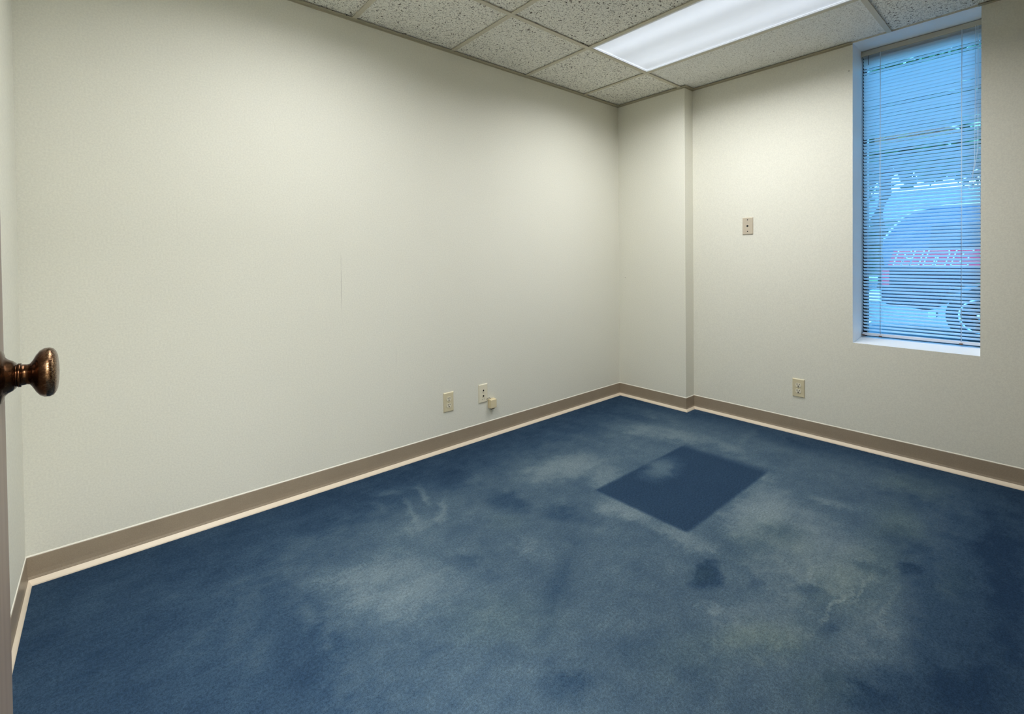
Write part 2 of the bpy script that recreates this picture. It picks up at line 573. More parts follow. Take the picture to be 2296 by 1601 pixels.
M = {
    'wall': wall_material(),
    'carpet': carpet_material(),
    'tan_wall': simple('bounce_cutting_tan', (126, 114, 94), 0.8, noise=0.02),  # unseen near wall; its darker tan is invented to cut bounced light
    'tile': tile_material('fissured_ceiling_tile', (247, 242, 229), 0.95),
    'tile_plain': tile_material('finely_pitted_ceiling_tile', (242, 240, 232), 0.6, True),
    'tbar': simple('cream_painted_grid', (204, 197, 176), 0.5, noise=0.04),
    'angle': simple('grey_cream_wall_angle', (176, 169, 146), 0.5, noise=0.05),
    'base': base_material(),
    'toe_highlight': simple('vinyl_toe_painted_highlight', (238, 222, 198), 0.4, noise=0.03, nscale=40),  # highlight on the vinyl toe, put into a paler colour than the base
    'edge_highlight': simple('white_edge_highlight', (246, 242, 228), 0.4),  # for the bead added as the bright line on the base's top edge
    'lens': diffuser_material(),
    'white_metal': simple('white_enamelled_steel', (236, 238, 240), 0.35),
    'ivory': simple('ivory_plastic', (214, 203, 170), 0.35, noise=0.02),
    'ivory2': simple('pale_ivory_plastic', (232, 224, 200), 0.4, noise=0.02),
    'almond': simple('almond_nylon_plate', (196, 184, 164), 0.4, noise=0.03),
    'black': simple('black_slot', (18, 14, 12), 0.6),
    'screw': simple('painted_screw_head', (150, 140, 112), 0.4, 0.3),
    'beige_box': simple('beige_plastic_box', (222, 208, 172), 0.45, noise=0.03),
    'cord_grey': simple('grey_cable_jacket', (120, 114, 100), 0.5),
    'slat': slat_material(),
    'rail': simple('putty_headrail_enamel', (188, 182, 164), 0.4),
    'rail_white': simple('white_bottom_rail', (214, 220, 232), 0.35),
    'cord': simple('white_polyester_cord', (236, 240, 244), 0.7),
    'brown': simple('brown_plastic_plug', (112, 84, 68), 0.5),
    'bronze_frame': simple('dark_bronze_aluminium', (26, 24, 26), 0.35, 0.6),
    'reveal': simple('white_reveal_paint', (244, 245, 244), 0.6, noise=0.015),
    'glass': glass_material('pale_blue_window_glass', (0.62, 0.84, 1.0, 1)),
    'knob': bronze_material(),
    'door': door_material(),
    'dark': simple('dusty_dark_plenum', (52, 46, 40), 0.9),
    'trimpaint': simple('brown_door_casing', (120, 105, 92), 0.5, noise=0.05),
    'concrete': simple('sunlit_concrete', (206, 210, 205), 0.9, noise=0.08, nscale=3),
    'asphalt': simple('worn_asphalt', (78, 86, 88), 0.95, noise=0.12, nscale=8),
    'paintline': simple('white_road_paint', (240, 244, 242), 0.7),
    'brick': simple('exterior_render', (150, 140, 126), 0.9, noise=0.1),
    'truck_dark': simple('slate_blue_vehicle_paint', (14, 22, 40), 0.25, 0.2),
    'truck_light': simple('silver_blue_vehicle_paint', (60, 78, 102), 0.3, 0.1),
    'truck_white': simple('white_trim_paint', (235, 240, 244), 0.3),
    'red': simple('red_vinyl_stripe', (240, 50, 80), 0.4),
    'redlens': simple('red_tail_lamp_lens', (228, 40, 66), 0.2),
    'tyre': simple('black_rubber', (30, 31, 34), 0.8),
    'rim': simple('bright_alloy', (226, 232, 236), 0.25, 0.7),
    'carglass': simple('dark_tinted_glass', (22, 34, 52), 0.08),
    'bark': simple('tree_bark', (84, 70, 56), 0.9, noise=0.2),
    'leaf': simple('green_leaves', (70, 104, 56), 0.6, noise=0.3, nscale=2),
    'leaf2': simple('dark_green_leaves', (48, 84, 58), 0.6, noise=0.3, nscale=2),
    'siding': simple('pale_siding', (214, 218, 214), 0.8, noise=0.04),
    'roofing': simple('grey_shingles', (110, 112, 118), 0.9, noise=0.1),
    'grass': simple('dry_pale_grass', (148, 172, 120), 0.95, noise=0.25, nscale=14),
}
M['slatgrey'] = M['slat']

# ------------------------------------------------------------------ room shell
def struct(name, bm, mats, **k):
    return obj(name, bm, mats, kind='structure', **k)

bm = bmesh.new()
bx(bm, -L - 0.1, S + 0.36, -4.2, 0.12, -0.12, 0.0)
struct('floor', bm, M['carpet'])

WT = 0.12
bm = bmesh.new(); bx(bm, -L - WT, S + 0.36, 0.0, WT, 0.0, 3.0); struct('wall_back', bm, M['wall'])
bm = bmesh.new(); bx(bm, -L - WT, -L, YN - WT, 0.0, 0.0, 3.0); struct('wall_left', bm, M['wall'])
bm = bmesh.new(); bx(bm, 0.0, S + 0.002, -YC, 0.0, 0.0, 2.6); struct('wall_column', bm, M['wall'])

# window wall with its opening (0.30 thick); room face cream, reveals white
bm = bmesh.new()
XO = S + 0.36
bx(bm, S, XO, WY1, 0.0, 0.0, 3.0)
bx(bm, S, XO, YN - WT, WY0, 0.0, 3.0)
bx(bm, S, XO, WY0, WY1, 0.0, WZ0)
bx(bm, S, XO, WY0, WY1, WZ1 + 0.001, 3.0)
for f in bm.faces:
    c = f.calc_center_median()
    if S + 0.01 < c.x < XO - 0.01:
        f.material_index = 1
    elif c.x > XO - 0.01:
        f.material_index = 2
wr = struct('wall_right', bm, [M['wall'], M['reveal'], M['brick']])

# near wall: doorway beside the left wall, the camera stands in it
DX0, DX1, DH = -3.405, -2.575, 2.06
bm = bmesh.new()
bx(bm, -L, DX0, YN - WT, YN, 0, 3.0)
bx(bm, DX1, S, YN - WT, YN, 0, 3.0)
bx(bm, DX0, DX1, YN - WT, YN, DH, 3.0)
struct('wall_front', bm, M['tan_wall'])
# hallway behind the doorway
bm = bmesh.new()
bx(bm, -L - WT, S, -4.2, -4.08, 0, 2.6)
bx(bm, -L - 0.12, -L, -4.08, YN - WT, 0, 2.6)
bx(bm, -1.2, -1.08, -4.08, YN - WT, 0, 2.6)
struct('wall_hallway', bm, M['wall'])
bm = bmesh.new()
HX0, HX1 = -2.45 - T / 2 - T / 2, -2.45
bx(bm, -L, HX0, -4.08, YN - WT, H, H + 0.02)
bx(bm, HX1, -1.2, -4.08, YN - WT, H, H + 0.02)
bx(bm, HX0, HX1, -4.08, -3.30 - T, H, H + 0.02)
bx(bm, HX0, HX1, -3.30 + T, YN - WT, H, H + 0.02)
struct('ceiling_hallway', bm, M['tile_plain'])
bm = bmesh.new()
bx(bm, -L - WT, XO, -4.2, WT, 3.0, 3.1)
struct('roof', bm, M['roofing'])

# suspended ceiling: tiles, exposed grid, wall angle
cols = [S, -W1] + [-W1 - T * k for k in range(1, 6)] + [-L]
cols = [c for c in cols if c >= -L]
rows = [0.0, -W0, -W0 - 2 * T, YN]
LIGHT_COLS = (1, 4)
bm = bmesh.new()
for i in range(len(cols) - 1):
    for j in range(3):
        if j == 1 and i in LIGHT_COLS:
            continue
        if cols[i] - cols[i + 1] < 0.05:
            continue
        x1, x0 = cols[i] - 0.004, cols[i + 1] + 0.004
        y1, y0 = rows[j] - 0.004, rows[j + 1] + 0.004
        if i == 0:
            x1 = S - 0.008
            if j == 1:
                pass
        mi = 1 if (i == 0 and j == 1) else 0
        if i == 0 and j == 0:
            x1 = -0.006          # stops at the column
            bx(bm, x0, x1, y0, y1, H + 0.008, H + 0.022, 0)
            continue
        if i == 0:
            # stays clear of the column where they meet
            pass
        bx(bm, x0, x1, y0, y1, H + 0.008, H + 0.022, mi)
ceil = struct('ceiling', bm, [M['tile'], M['tile_plain']])
BASES[ceil.name] = Vector((0, 0, 0))
bm = bmesh.new()
hw = 0.012
for x in cols[1:-1]:
    bx(bm, x - hw, x + hw, YN + 0.002, -0.002, H, H + 0.0035)
    bx(bm, x - 0.003, x + 0.003, YN + 0.002, -0.002, H + 0.0035, H + 0.04)
for y in rows[1:-1]:
    bx(bm, -L + 0.002, (S if y < -YC else 0.0) - 0.002, y - hw, y + hw, H - 0.0006, H + 0.0035)
    bx(bm, -L + 0.002, (S if y < -YC else 0.0) - 0.002, y - 0.003, y + 0.003, H + 0.0035, H + 0.04)
part('ceiling_grid', bm, M['tbar'], ceil)
bm = bmesh.new()
A, V = 0.022, 0.008
def angle_run(x0, x1, y0, y1):
    bx(bm, x0, x1, y0, y1, H - 0.001, H + 0.002)
angle_run(-L, 0.0, -A, 0.0); bx(bm, -L, 0, -0.0015, 0, H - V, H)
angle_run(-A, 0.0, -YC, -A); bx(bm, -0.0015, 0, -YC, 0, H - V, H)
angle_run(-A, S, -YC - A, -YC); bx(bm, 0, S, -YC - 0.0015, -YC, H - V, H)
angle_run(S - A, S, WY1, -YC - A); bx(bm, S - 0.0015, S, WY1, -YC, H - V, H)
angle_run(S - A, S, YN, WY0 + 0.01)
angle_run(-L, -L + A, YN, -A); bx(bm, -L, -L + 0.0015, YN, 0, H - V, H)
angle_run(-L + A, S - A, YN, YN + A)
part('wall_angle', bm, M['angle'], ceil)
bm = bmesh.new()
bx(bm, -L, S, YN, 0, 2.7, 2.71)
struct('ceiling_deck', bm, M['dark'])

# ------------------------------------------------------------------ cove base
HB = 0.1012
# profile: (distance from the wall, height)
P_BASE = [(0.0, 0.022), (0.006, 0.018), (0.0065, 0.022), (0.0042, 0.030), (0.0034, 0.045), (0.0034, HB - 0.002), (0.0026, HB), (0.0, HB)]
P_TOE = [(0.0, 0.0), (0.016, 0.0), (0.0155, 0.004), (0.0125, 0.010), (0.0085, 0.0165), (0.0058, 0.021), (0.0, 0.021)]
def run(bm, path, prof):
    """path: 2D points, room on the left-hand side normal given by turn; mitred"""
    pts = [Vector(p) for p in path]
    nr = []
    for i in range(len(pts)):
        ns = []
        if i > 0:
            d = (pts[i] - pts[i - 1]).normalized(); ns.append(Vector((d.y, -d.x)))
        if i < len(pts) - 1:
            d = (pts[i + 1] - pts[i]).normalized(); ns.append(Vector((d.y, -d.x)))
        if len(ns) == 2:
            m = ns[0] + ns[1]
            m = m / max(1e-6, (m.length_squared / 2.0))
            m = (ns[0] + ns[1]) / (1 + ns[0].dot(ns[1]))
        else:
            m = ns[0]
        nr.append(m)
    rings = [[bm.verts.new((p.x + n.x * a, p.y + n.y * a, z)) for a, z in prof] for p, n in zip(pts, nr)]
    k = len(prof)
    for a, b in zip(rings, rings[1:]):
        for i in range(k):
            bm.faces.new((a[i], a[(i + 1) % k], b[(i + 1) % k], b[i]))
    bm.faces.new(rings[0]); bm.faces.new(rings[-1])

def baseboard(name, path):
    bm = bmesh.new(); run(bm, path, P_BASE)
    o = struct(name, bm, M['base'])
    BASES[o.name] = Vector((0, 0, 0))
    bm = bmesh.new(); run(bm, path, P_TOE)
    part('toe_strip', bm, M['toe_highlight'], o)
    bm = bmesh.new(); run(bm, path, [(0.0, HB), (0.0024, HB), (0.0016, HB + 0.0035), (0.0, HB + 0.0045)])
    part('highlight_bead', bm, M['edge_highlight'], o)

baseboard('baseboard_back', [(-L, 0.0), (0.0, 0.0)])
baseboard('baseboard_column', [(0.0, 0.0), (0.0, -YC), (S, -YC)])
baseboard('baseboard_right', [(S, -YC), (S, YN)])
baseboard('baseboard_left', [(-L, YN), (-L, 0.0)])
baseboard('baseboard_front', [(S, YN), (DX1 + 0.07, YN)])

# ------------------------------------------------------------------ door
dr = thing('door_1', None, None, (-3.39, YN + 0.02, 0.0), kind='structure')
DFX = -3.370
bm = bmesh.new()
bx(bm, DFX - 0.040, DFX, YN + 0.025, -1.600, 0.012, 2.035)
part('door_panel', bm, M['door'], dr, bevel=0.0015)
KZ, KY = 1.0368, -1.668
bm = bmesh.new()
prof = [(0.0, 0.0305), (0.0035, 0.0305), (0.006, 0.0285), (0.0078, 0.0215), (0.0105, 0.0185), (0.014, 0.0165), (0.0165, 0.0140), (0.0166, 0.0124), (0.0178, 0.0122), (0.0180, 0.0132),
        (0.0205, 0.0132), (0.0207, 0.0118), (0.025, 0.0112), (0.0275, 0.0118), (0.0295, 0.0150), (0.0325, 0.0212), (0.0355, 0.0254), (0.0390, 0.0275), (0.0435, 0.0278), (0.0465, 0.0264), (0.0486, 0.0234),
        (0.0500, 0.0190), (0.0508, 0.012), (0.0512, 0.002)]
lathe(bm, prof, (DFX, KY, KZ), 'x', 56)
part('door_knob', bm, M['knob'], dr, label='aged brass door knob with a worn hammered face')
bm = bmesh.new()
bx(bm, DFX - 0.036, DFX - 0.004, -1.6005, -1.5988, KZ - 0.03, KZ + 0.03)
part('latch_plate', bm, M['knob'], dr)
for zz in (0.25, 1.05, 1.85):
    bm = bmesh.new()
    lathe(bm, [(0, 0.006), (0.09, 0.006)], (DFX - 0.005, YN + 0.016, zz), 'z', 12)
    part('hinge', bm, M['knob'], dr)
# casing around the doorway, room side
bm = bmesh.new()
bx(bm, DX1 - 0.02, DX1, YN - WT - 0.002, YN + 0.001, 0, DH)
bx(bm, DX0, DX0 + 0.02, YN - WT - 0.002, YN + 0.001, 0, DH)
bx(bm, DX0, DX1, YN - WT - 0.002, YN + 0.001, DH - 0.02, DH)
bx(bm, DX1 - 0.005, DX1 + 0.055, YN, YN + 0.014, 0, DH + 0.05)
bx(bm, DX0 - 0.055, DX1 + 0.055, YN, YN + 0.014, DH - 0.005, DH + 0.055)
struct('trim_1', bm, M['trimpaint'])

# ------------------------------------------------------------------ window
FX0, FX1 = 0.345, 0.395
bm = bmesh.new()
poly_prism(bm, [(S + 0.001, WZ0 - 0.001), (0.345, 0.6485), (0.345, WZ0 - 0.005), (S + 0.001, WZ0 - 0.005)], lambda p, k: (p[0], (WY0 + 0.0005, WY1 - 0.0005)[k], p[1]))
struct('trim_2', bm, M['reveal'])
win = thing('window_1', None, None, (FX0, (WY0 + WY1) / 2, WZ0), kind='structure')
FWD = 0.020
bm = bmesh.new()
bx(bm, FX0, FX1, WY1 - FWD, WY1, WZ0, H)
bx(bm, FX0, FX1, WY0, WY0 + FWD, WZ0, H)
bx(bm, FX0, FX1, WY0 + FWD, WY1 - FWD, WZ0, WZ0 + 0.018)
bx(bm, FX0, FX1, WY0 + FWD, WY1 - FWD, H - 0.05, H)
part('window_frame', bm, M['bronze_frame'], win, bevel=0.001)
bm = bmesh.new()
bx(bm, FX0 + 0.022, FX0 + 0.026, WY0 + FWD - 0.004, WY1 - FWD + 0.004, WZ0 + 0.015, H - 0.046)
part('window_pane', bm, M['glass'], win)
bm = bmesh.new()
bx(bm, XO - 0.05, XO + 0.06, WY0, WY1, WZ0 - 0.06, WZ0 + 0.012)
part('outer_sill', bm, M['concrete'], win)

# ------------------------------------------------------------------ venetian blind
XB = 0.312
BY0, BY1 = -2.1545, -1.6190
bl = thing('venetian_blind', 'slim white horizontal-slat blind hanging inside the tall narrow window', 'blind', (XB, (BY0 + BY1) / 2, 0.66))
bm = bmesh.new()
bx(bm, XB - 0.013, XB + 0.013, BY0 + 0.002, BY1 + 0.002, 2.385, 2.4145)
part('headrail', bm, M['rail'], bl, bevel=0.002, label='putty grey headrail')
for yb in (BY1 + 0.0042, BY0 - 0.0002):
    bm = bmesh.new()
    bx(bm, XB - 0.016, XB + 0.016, yb - 0.003, yb + 0.002, 2.382, 2.4165)
    part('bracket', bm, M['rail'], bl, bevel=0.001)
PITCHZ = 0.0198
NS = 86
rnd = random.Random(5)
bm = bmesh.new()
mis = {4: 14, 5: 15, 12: 33, 16: 26, 26: 12, 27: 26, 30: 20, 31: 27}
for i in range(NS):
    zc = 2.376 - i * PITCHZ
    base_t = 33.0 + 2.5 * i / NS
    if i in mis:
        base_t = mis[i]
    th = math.radians(base_t + rnd.uniform(-0.8, 0.8))
    droop = rnd.uniform(-0.0006, 0.0006)
    n = 6
    y_a, y_b = BY0 + 0.001, BY1 - 0.003
    ys = [y_a + (y_b - y_a) * k / 8 for k in range(9)]
    rows_v = []
    for layer in (0,):
        grid = []
        for yy in ys:
            rr = []
            wav = 0.0004 * math.sin(yy * 9 + i * 1.7)
            for k in range(n + 1):
                a = (k / n - 0.5) * 0.0252
                crown = 0.0016 * (1 - (2 * k / n - 1) ** 2) + (0.0004 if layer else 0.0)
                # room side (negative a) is the high edge
                dx = a * math.cos(th) + crown * math.sin(th)
                dz = -a * math.sin(th) + crown * math.cos(th)
                rr.append(bm.verts.new((XB + dx, yy, zc + dz + wav + droop)))
            grid.append(rr)
        rows_v.append(grid)
    for g in rows_v:
        for a_, b_ in zip(g, g[1:]):
            for k in range(n):
                f = bm.faces.new((a_[k], a_[k + 1], b_[k + 1], b_[k])); f.smooth = True
part('slats', bm, M['slat'], bl)
ZB = 2.376 - NS * PITCHZ
bm = bmesh.new()
bx(bm, XB - 0.012, XB + 0.012, BY0, BY1, ZB - 0.013, ZB + 0.003)
brail = part('bottom_rail', bm, M['rail_white'], bl, bevel=0.002)
for yb in (BY1 - 0.004, -1.709, -2.068):
    bm = bmesh.new()
    bx(bm, XB - 0.014, XB - 0.002, yb - 0.0075, yb + 0.0075, ZB - 0.016, ZB - 0.008)
    subpart('cord_plug', bm, M['brown'], brail, bevel=0.001, label='brown plastic plug')
for yc in (-1.709, -2.068):
    bm = bmesh.new()
    tube(bm, [(XB - 0.0155, yc, 2.386), (XB - 0.0155, yc + 0.001, 1.5), (XB - 0.0155, yc, ZB)], 0.0016, 6)
    tube(bm, [(XB + 0.0135, yc, 2.386), (XB + 0.0135, yc, ZB)], 0.0008, 6)
    part('ladder_cord', bm, M['cord'], bl)
# lift cord with a looped end, hanging in front near the far jamb
bm = bmesh.new()
def zz(a, b, n): return [a + (b - a) * k / n for k in range(n + 1)]
tube(bm, [(XB - 0.019, -2.1205 + 0.001 * math.sin(z * 5), z) for z in zz(2.386, 1.66, 8)] + [(XB - 0.019, -2.1155, 1.62), (XB - 0.019, -2.112, 1.585), (XB - 0.019, -2.1085, 1.55)], 0.0010, 6)
tube(bm, [(XB - 0.021, -2.1310 - 0.001 * math.sin(z * 4), z) for z in zz(2.386, 1.72, 8)] + [(XB - 0.021, -2.122, 1.64), (XB - 0.021, -2.112, 1.58)], 0.0010, 6)
tube(bm, [(XB - 0.020, -2.1075 + 0.010 * math.sin(a), 1.542 - 0.026 * math.cos(a) - 0.012) for a in zz(0, 2 * PI, 20)], 0.0009, 6)
part('lift_cord', bm, M['cord'], bl)
bm = bmesh.new()
tube(bm, [(XB - 0.006, -1.649, 2.386), (XB - 0.015, -1.649, 2.372), (XB - 0.017, -1.649, 2.325)], 0.0013, 8)
part('tilt_hook', bm, M['black'], bl)

# ------------------------------------------------------------------ ceiling lights
def ceiling_light(x1, label, watts, spread, cy=None):
    cx = x1 - T / 2
    cy = -W0 - T if cy is None else cy
    t = thing('ceiling_light', label, 'ceiling light', (cx, cy, H), group=None)
    hx, hy = T / 2 - 0.0135, T - 0.0135
    lx, ly = 0.2790, 0.5895
    bm = bmesh.new()
    z0, z1 = H + 0.0008, H + 0.0035
    for (a, b, c, d) in ((-hx, -lx, -hy, hy), (lx, hx, -hy, hy), (-lx, lx, -hy, -ly), (-lx, lx, ly, hy)):
        bx(bm, cx + a, cx + b, cy + c, cy + d, z0, z1)
    zt = H + 0.013
    e = 0.002
    for (a, b, c, d) in ((-lx - e, -lx, -ly, ly), (lx, lx + e, -ly, ly), (-lx, lx, -ly - e, -ly), (-lx, lx, ly, ly + e)):
        bx(bm, cx + a, cx + b, cy + c, cy + d, z1, zt)
    part('frame', bm, M['white_metal'], t)
    bm = bmesh.new()
    bx(bm, cx - hx, cx + hx, cy - hy, cy + hy, H + 0.0205, H + 0.11)
    part('housing', bm, M['white_metal'], t, bevel=0.004)
    bm = bmesh.new()
    bx(bm, -lx, lx, -ly, ly, 0.0, 0.002)
    d = part('diffuser', bm, M['lens'], t)
    d.matrix_parent_inverse = Matrix()
    d.location = (0, 0, 0.008)
    ld = bpy.data.lights.new('fluorescent_tubes', 'AREA')
    ld.shape = 'RECTANGLE'
    ld.size, ld.size_y = 2 * lx - 0.02, 2 * ly - 0.02
    ld.energy = watts
    ld.color = (0.97, 0.985, 1.0)
    ld.spread = math.radians(spread)
    lo = bpy.data.objects.new('fluorescent_tubes', ld)
    C.objects.link(lo)
    lo.parent = t
    lo.location = (0, 0, 0.0065)
    return t
SPREAD = 133
ceiling_light(-W1, 'lit recessed fluorescent panel in the ceiling nearest the window', LAMP_W, 161)
ceiling_light(-W1 - 3 * T, 'second lit recessed fluorescent panel, over the door end of the room', LAMP_W2, 164)
ceiling_light(-2.45, 'lit recessed fluorescent panel in the hallway ceiling outside the doorway', LAMP_W3, 172, cy=-3.30)

# ------------------------------------------------------------------ wall plates
def on_wall(kind, a, z):
    """returns fn(u, d, v) -> world: u along the wall to the right as seen from the room, d out of the wall, v up"""
    if kind == 'back':
        return lambda u, d, v: (a + u, -d, z + v)
    return lambda u, d, v: (S - d, a - u, z + v)

def pbox(bm, F, u0, u1, d0, d1, v0, v1, inset=0.0, mi=0):
    vs = []
    for d, ins in ((d0, 0.0), (d1, inset)):
        for (u, v) in ((u0 + ins, v0 + ins), (u1 - ins, v0 + ins), (u1 - ins, v1 - ins), (u0 + ins, v1 - ins)):
            vs.append(bm.verts.new(F(u, d, v)))
    for q in ((0, 1, 2, 3), (4, 5, 6, 7), (0, 1, 5, 4), (1, 2, 6, 5), (2, 3, 7, 6), (3, 0, 4, 7)):
        bm.faces.new([vs[i] for i in q]).material_index = mi

def pdisc(bm, F, cu, cv, r, d0, d1, n=24, ru=None, mi=0):
    pts = [(cu + (ru or r) * math.cos(2 * PI * k / n), cv + r * math.sin(2 * PI * k / n)) for k in range(n)]
    poly_prism(bm, pts, lambda p, k: F(p[0], (d0, d1)[k], p[1]), mi)

def plate_body(F, t, mat):
    bm = bmesh.new()
    pbox(bm, F, -0.0355, 0.0355, 0.0, 0.0028, -0.0585, 0.0585)
    pbox(bm, F, -0.0355, 0.0355, 0.0028, 0.0062, -0.0585, 0.0585, inset=0.0035)
    return part('cover_plate', bm, mat, t)

def duplex(kind, a, z, label):
    F = on_wall(kind, a, z)
    t = thing('electrical_outlet', label, 'outlet', F(0, 0, -0.0585))
    plate_body(F, t, M['ivory'])
    for sgn in (1, -1):
        cv = 0.0195 * sgn
        bm = bmesh.new()
        pts = []
        for k in range(32):
            an = 2 * PI * k / 32
            pts.append((0.0168 * math.cos(an), cv + max(-0.0138, min(0.0138, 0.0168 * math.sin(an)))))
        poly_prism(bm, pts, lambda p, k: F(p[0], (0.005, 0.0078)[k], p[1]))
        so = part('socket', bm, M['ivory2'], t)
        bm = bmesh.new()
        pbox(bm, F, -0.0082, -0.0050, 0.0070, 0.0082, cv - 0.0005, cv + 0.0098)
        pbox(bm, F, 0.0050, 0.0082, 0.0070, 0.0082, cv + 0.0005, cv + 0.0090)
        pdisc(bm, F, 0, cv - 0.0075, 0.0036, 0.0070, 0.0082, 14)
        subpart('socket_slots', bm, M['black'], so)
    bm = bmesh.new()
    pdisc(bm, F, 0, 0, 0.0030, 0.006, 0.0074, 16)
    part('screw', bm, M['screw'], t)
    return t

duplex('back', -1.7090, 0.2925, 'ivory duplex outlet low on the long blank wall')
duplex('right', -1.3200, 0.3020, 'ivory duplex outlet low on the wall beneath and left of the window')

# two-port coax and phone plate
F = on_wall('back', -1.4470, 0.2945)
t = thing('cable_jack_plate', 'ivory plate with two round jacks above the small beige junction box', 'wall plate', F(0, 0, -0.0585))
plate_body(F, t, M['ivory2'])
for cv in (0.0185, -0.0165):
    bm = bmesh.new()
    pdisc(bm, F, 0, cv, 0.0098, 0.0058, 0.0080, 24)
    jk = part('jack', bm, M['ivory2'], t)
    bm = bmesh.new()
    pdisc(bm, F, 0, cv, 0.0056, 0.0074, 0.0083, 18)
    subpart('jack_hole', bm, M['black'], jk)
for cu, cv in ((-0.002, 0.003), (0.0, -0.0045)):
    bm = bmesh.new(); pdisc(bm, F, cu, cv, 0.0014, 0.006, 0.0067, 10); part('screw', bm, M['screw'], t)
bm = bmesh.new()
for cu in (-0.010, -0.006, 0.006, 0.010):
    pbox(bm, F, cu - 0.0016, cu + 0.0016, 0.006, 0.0066, -0.0395, -0.0370)
part('stamped_mark', bm, M['screw'], t)

# square data jack plate on the window wall
F = on_wall('right', -1.0045, 1.3675)
t = thing('data_jack_plate', 'almond plate with one square jack at chest height beside the window', 'wall plate', F(0, 0, -0.0585))
plate_body(F, t, M['almond'])
bm = bmesh.new()
pbox(bm, F, -0.0090, 0.0090, 0.0058, 0.0066, -0.0090, 0.0090)
jk = part('jack', bm, M['ivory2'], t)
bm = bmesh.new()
pbox(bm, F, -0.0068, 0.0068, 0.0062, 0.0070, -0.0068, 0.0068)
subpart('jack_hole', bm, M['black'], jk)
for cv in (0.0425, -0.0375):
    bm = bmesh.new(); pdisc(bm, F, 0, cv, 0.0036, 0.0055, 0.0068, 16); part('screw', bm, M['black'], t, label='dark screw')

# small surface junction box with a looped cable
F = on_wall('back', -1.3800, 0.2180)
t = thing('junction_box', 'small beige surface-mounted phone box beside the two-port plate', 'junction box', F(0, 0, -0.03))
bm = bmesh.new()
pbox(bm, F, -0.0265, 0.0265, 0.0, 0.006, -0.027, 0.030)
part('box_base', bm, M['beige_box'], t)
bm = bmesh.new()
pbox(bm, F, -0.0250, 0.0250, 0.006, 0.030, -0.0285, 0.0285, inset=0.0015)
part('box_cover', bm, M['beige_box'], t, bevel=0.002)
bm = bmesh.new()
pbox(bm, F, -0.014, 0.014, 0.004, 0.020, -0.036, -0.0285)
part('cable_gland', bm, M['cord_grey'], t)
bm = bmesh.new()
pts = [F(-0.0415 + 0.030 * k / 10, 0.006 + 0.010 * math.sin(PI * k / 10), 0.026 + 0.016 * math.sin(PI * (0.15 + 0.75 * k / 10))) for k in range(11)]
pts.append(F(-0.0095, 0.008, 0.027))
tube(bm, pts, 0.0019, 8)
part('cable', bm, M['cord_grey'], t)

# ------------------------------------------------------------------ outdoors
bm = bmesh.new()
bx(bm, XO, 60, -40, 40, -0.10, 0.0)
struct('parking_lot', bm, M['asphalt'])
bm = bmesh.new()
bx(bm, XO + 0.001, 1.75, -30, 30, -0.05, 0.06)
struct('sidewalk', bm, M['concrete'], bevel=0.01)
for k, yl in enumerate((-0.25, 2.6, 5.4, -3.2)):
    bm = bmesh.new()
    bx(bm, 2.1, 6.9, yl - 0.05, yl + 0.05, 0.0, 0.004)
    o = obj('parking_line', bm, M['paintline'], kind='structure')
bm = bmesh.new()
bx(bm, 22, 34, -40, 40, 0.0, 0.05)
struct('lawn', bm, M['grass'])

tk = thing('pickup_truck', 'slate and silver truck with a red lettered stripe parked outside the window', 'truck', (6.0, -3.0, 0.0))
TX0, TX1 = 5.10, 6.90
def arc(cy_, cz_, r, a0, a1, n):
    return [(cy_ + r * math.cos(math.radians(a0 + (a1 - a0) * k / n)), cz_ + r * math.sin(math.radians(a0 + (a1 - a0) * k / n))) for k in range(n + 1)]
WR, WF = (-1.78, 0.355), (-4.75, 0.355)
low = [(-0.76, 0.99), (-0.75, 0.62), (-0.80, 0.46)] + [(-1.25, 0.40)] + arc(*WR, 0.43, 10, 170, 10)[0:] + [(-2.4, 0.34), (-4.1, 0.34)] + arc(*WF, 0.43, 5, 175, 10) + [(-5.35, 0.42), (-5.48, 0.55), (-5.50, 0.85), (-5.40, 1.02), (-4.2, 1.12), (-4.0, 0.99)]
bm = bmesh.new()
poly_prism(bm, low, lambda p, k: ((TX0, TX1)[k], p[0], p[1]))
body = part('body', bm, M['truck_dark'], tk, bevel=0.02)
cap = [(-0.79, 0.99), (-0.76, 1.22), (-0.77, 1.352), (-0.87, 1.53), (-0.98, 1.67), (-1.12, 1.762), (-1.43, 1.80), (-1.80, 1.805), (-3.2, 1.80), (-3.6, 1.70), (-4.15, 1.15), (-4.1, 0.99)]
bm = bmesh.new()
def capfn(p, k):
    ins = 0.0 + max(0.0, (p[1] - 1.22)) * 0.22
    return ((TX0 + 0.004 + ins, TX1 - 0.004 - ins)[k], p[0], p[1])
poly_prism(bm, cap, capfn)
part('canopy', bm, M['truck_light'], tk, bevel=0.015)
def side_x(z): return TX0 + 0.004 + max(0.0, z - 1.22) * 0.22
bm = bmesh.new()   # white tube added as the sunlit rim on the canopy's rear curve
edge = [(-0.775, 1.36), (-0.875, 1.535), (-0.985, 1.672), (-1.125, 1.764), (-1.43, 1.802), (-1.80, 1.808), (-3.2, 1.802)]
tube(bm, [(side_x(z) - 0.004, y, z) for y, z in edge], 0.012, 8)
part('sunlit_rim', bm, M['truck_white'], tk)
for w0_, w1_ in ((-1.27, -2.35), (-2.5, -3.45)):
    bm = bmesh.new()
    pts = [(w0_, 1.25), (w1_, 1.25), (w1_ + 0.12, 1.55), (w0_ - 0.02, 1.55)]
    poly_prism(bm, pts, lambda p, k: (side_x(p[1]) - (0.006, -0.01)[k], p[0], p[1]))
    part('side_window', bm, M['carglass'], tk)
SX = TX0 - 0.001
bm = bmesh.new()
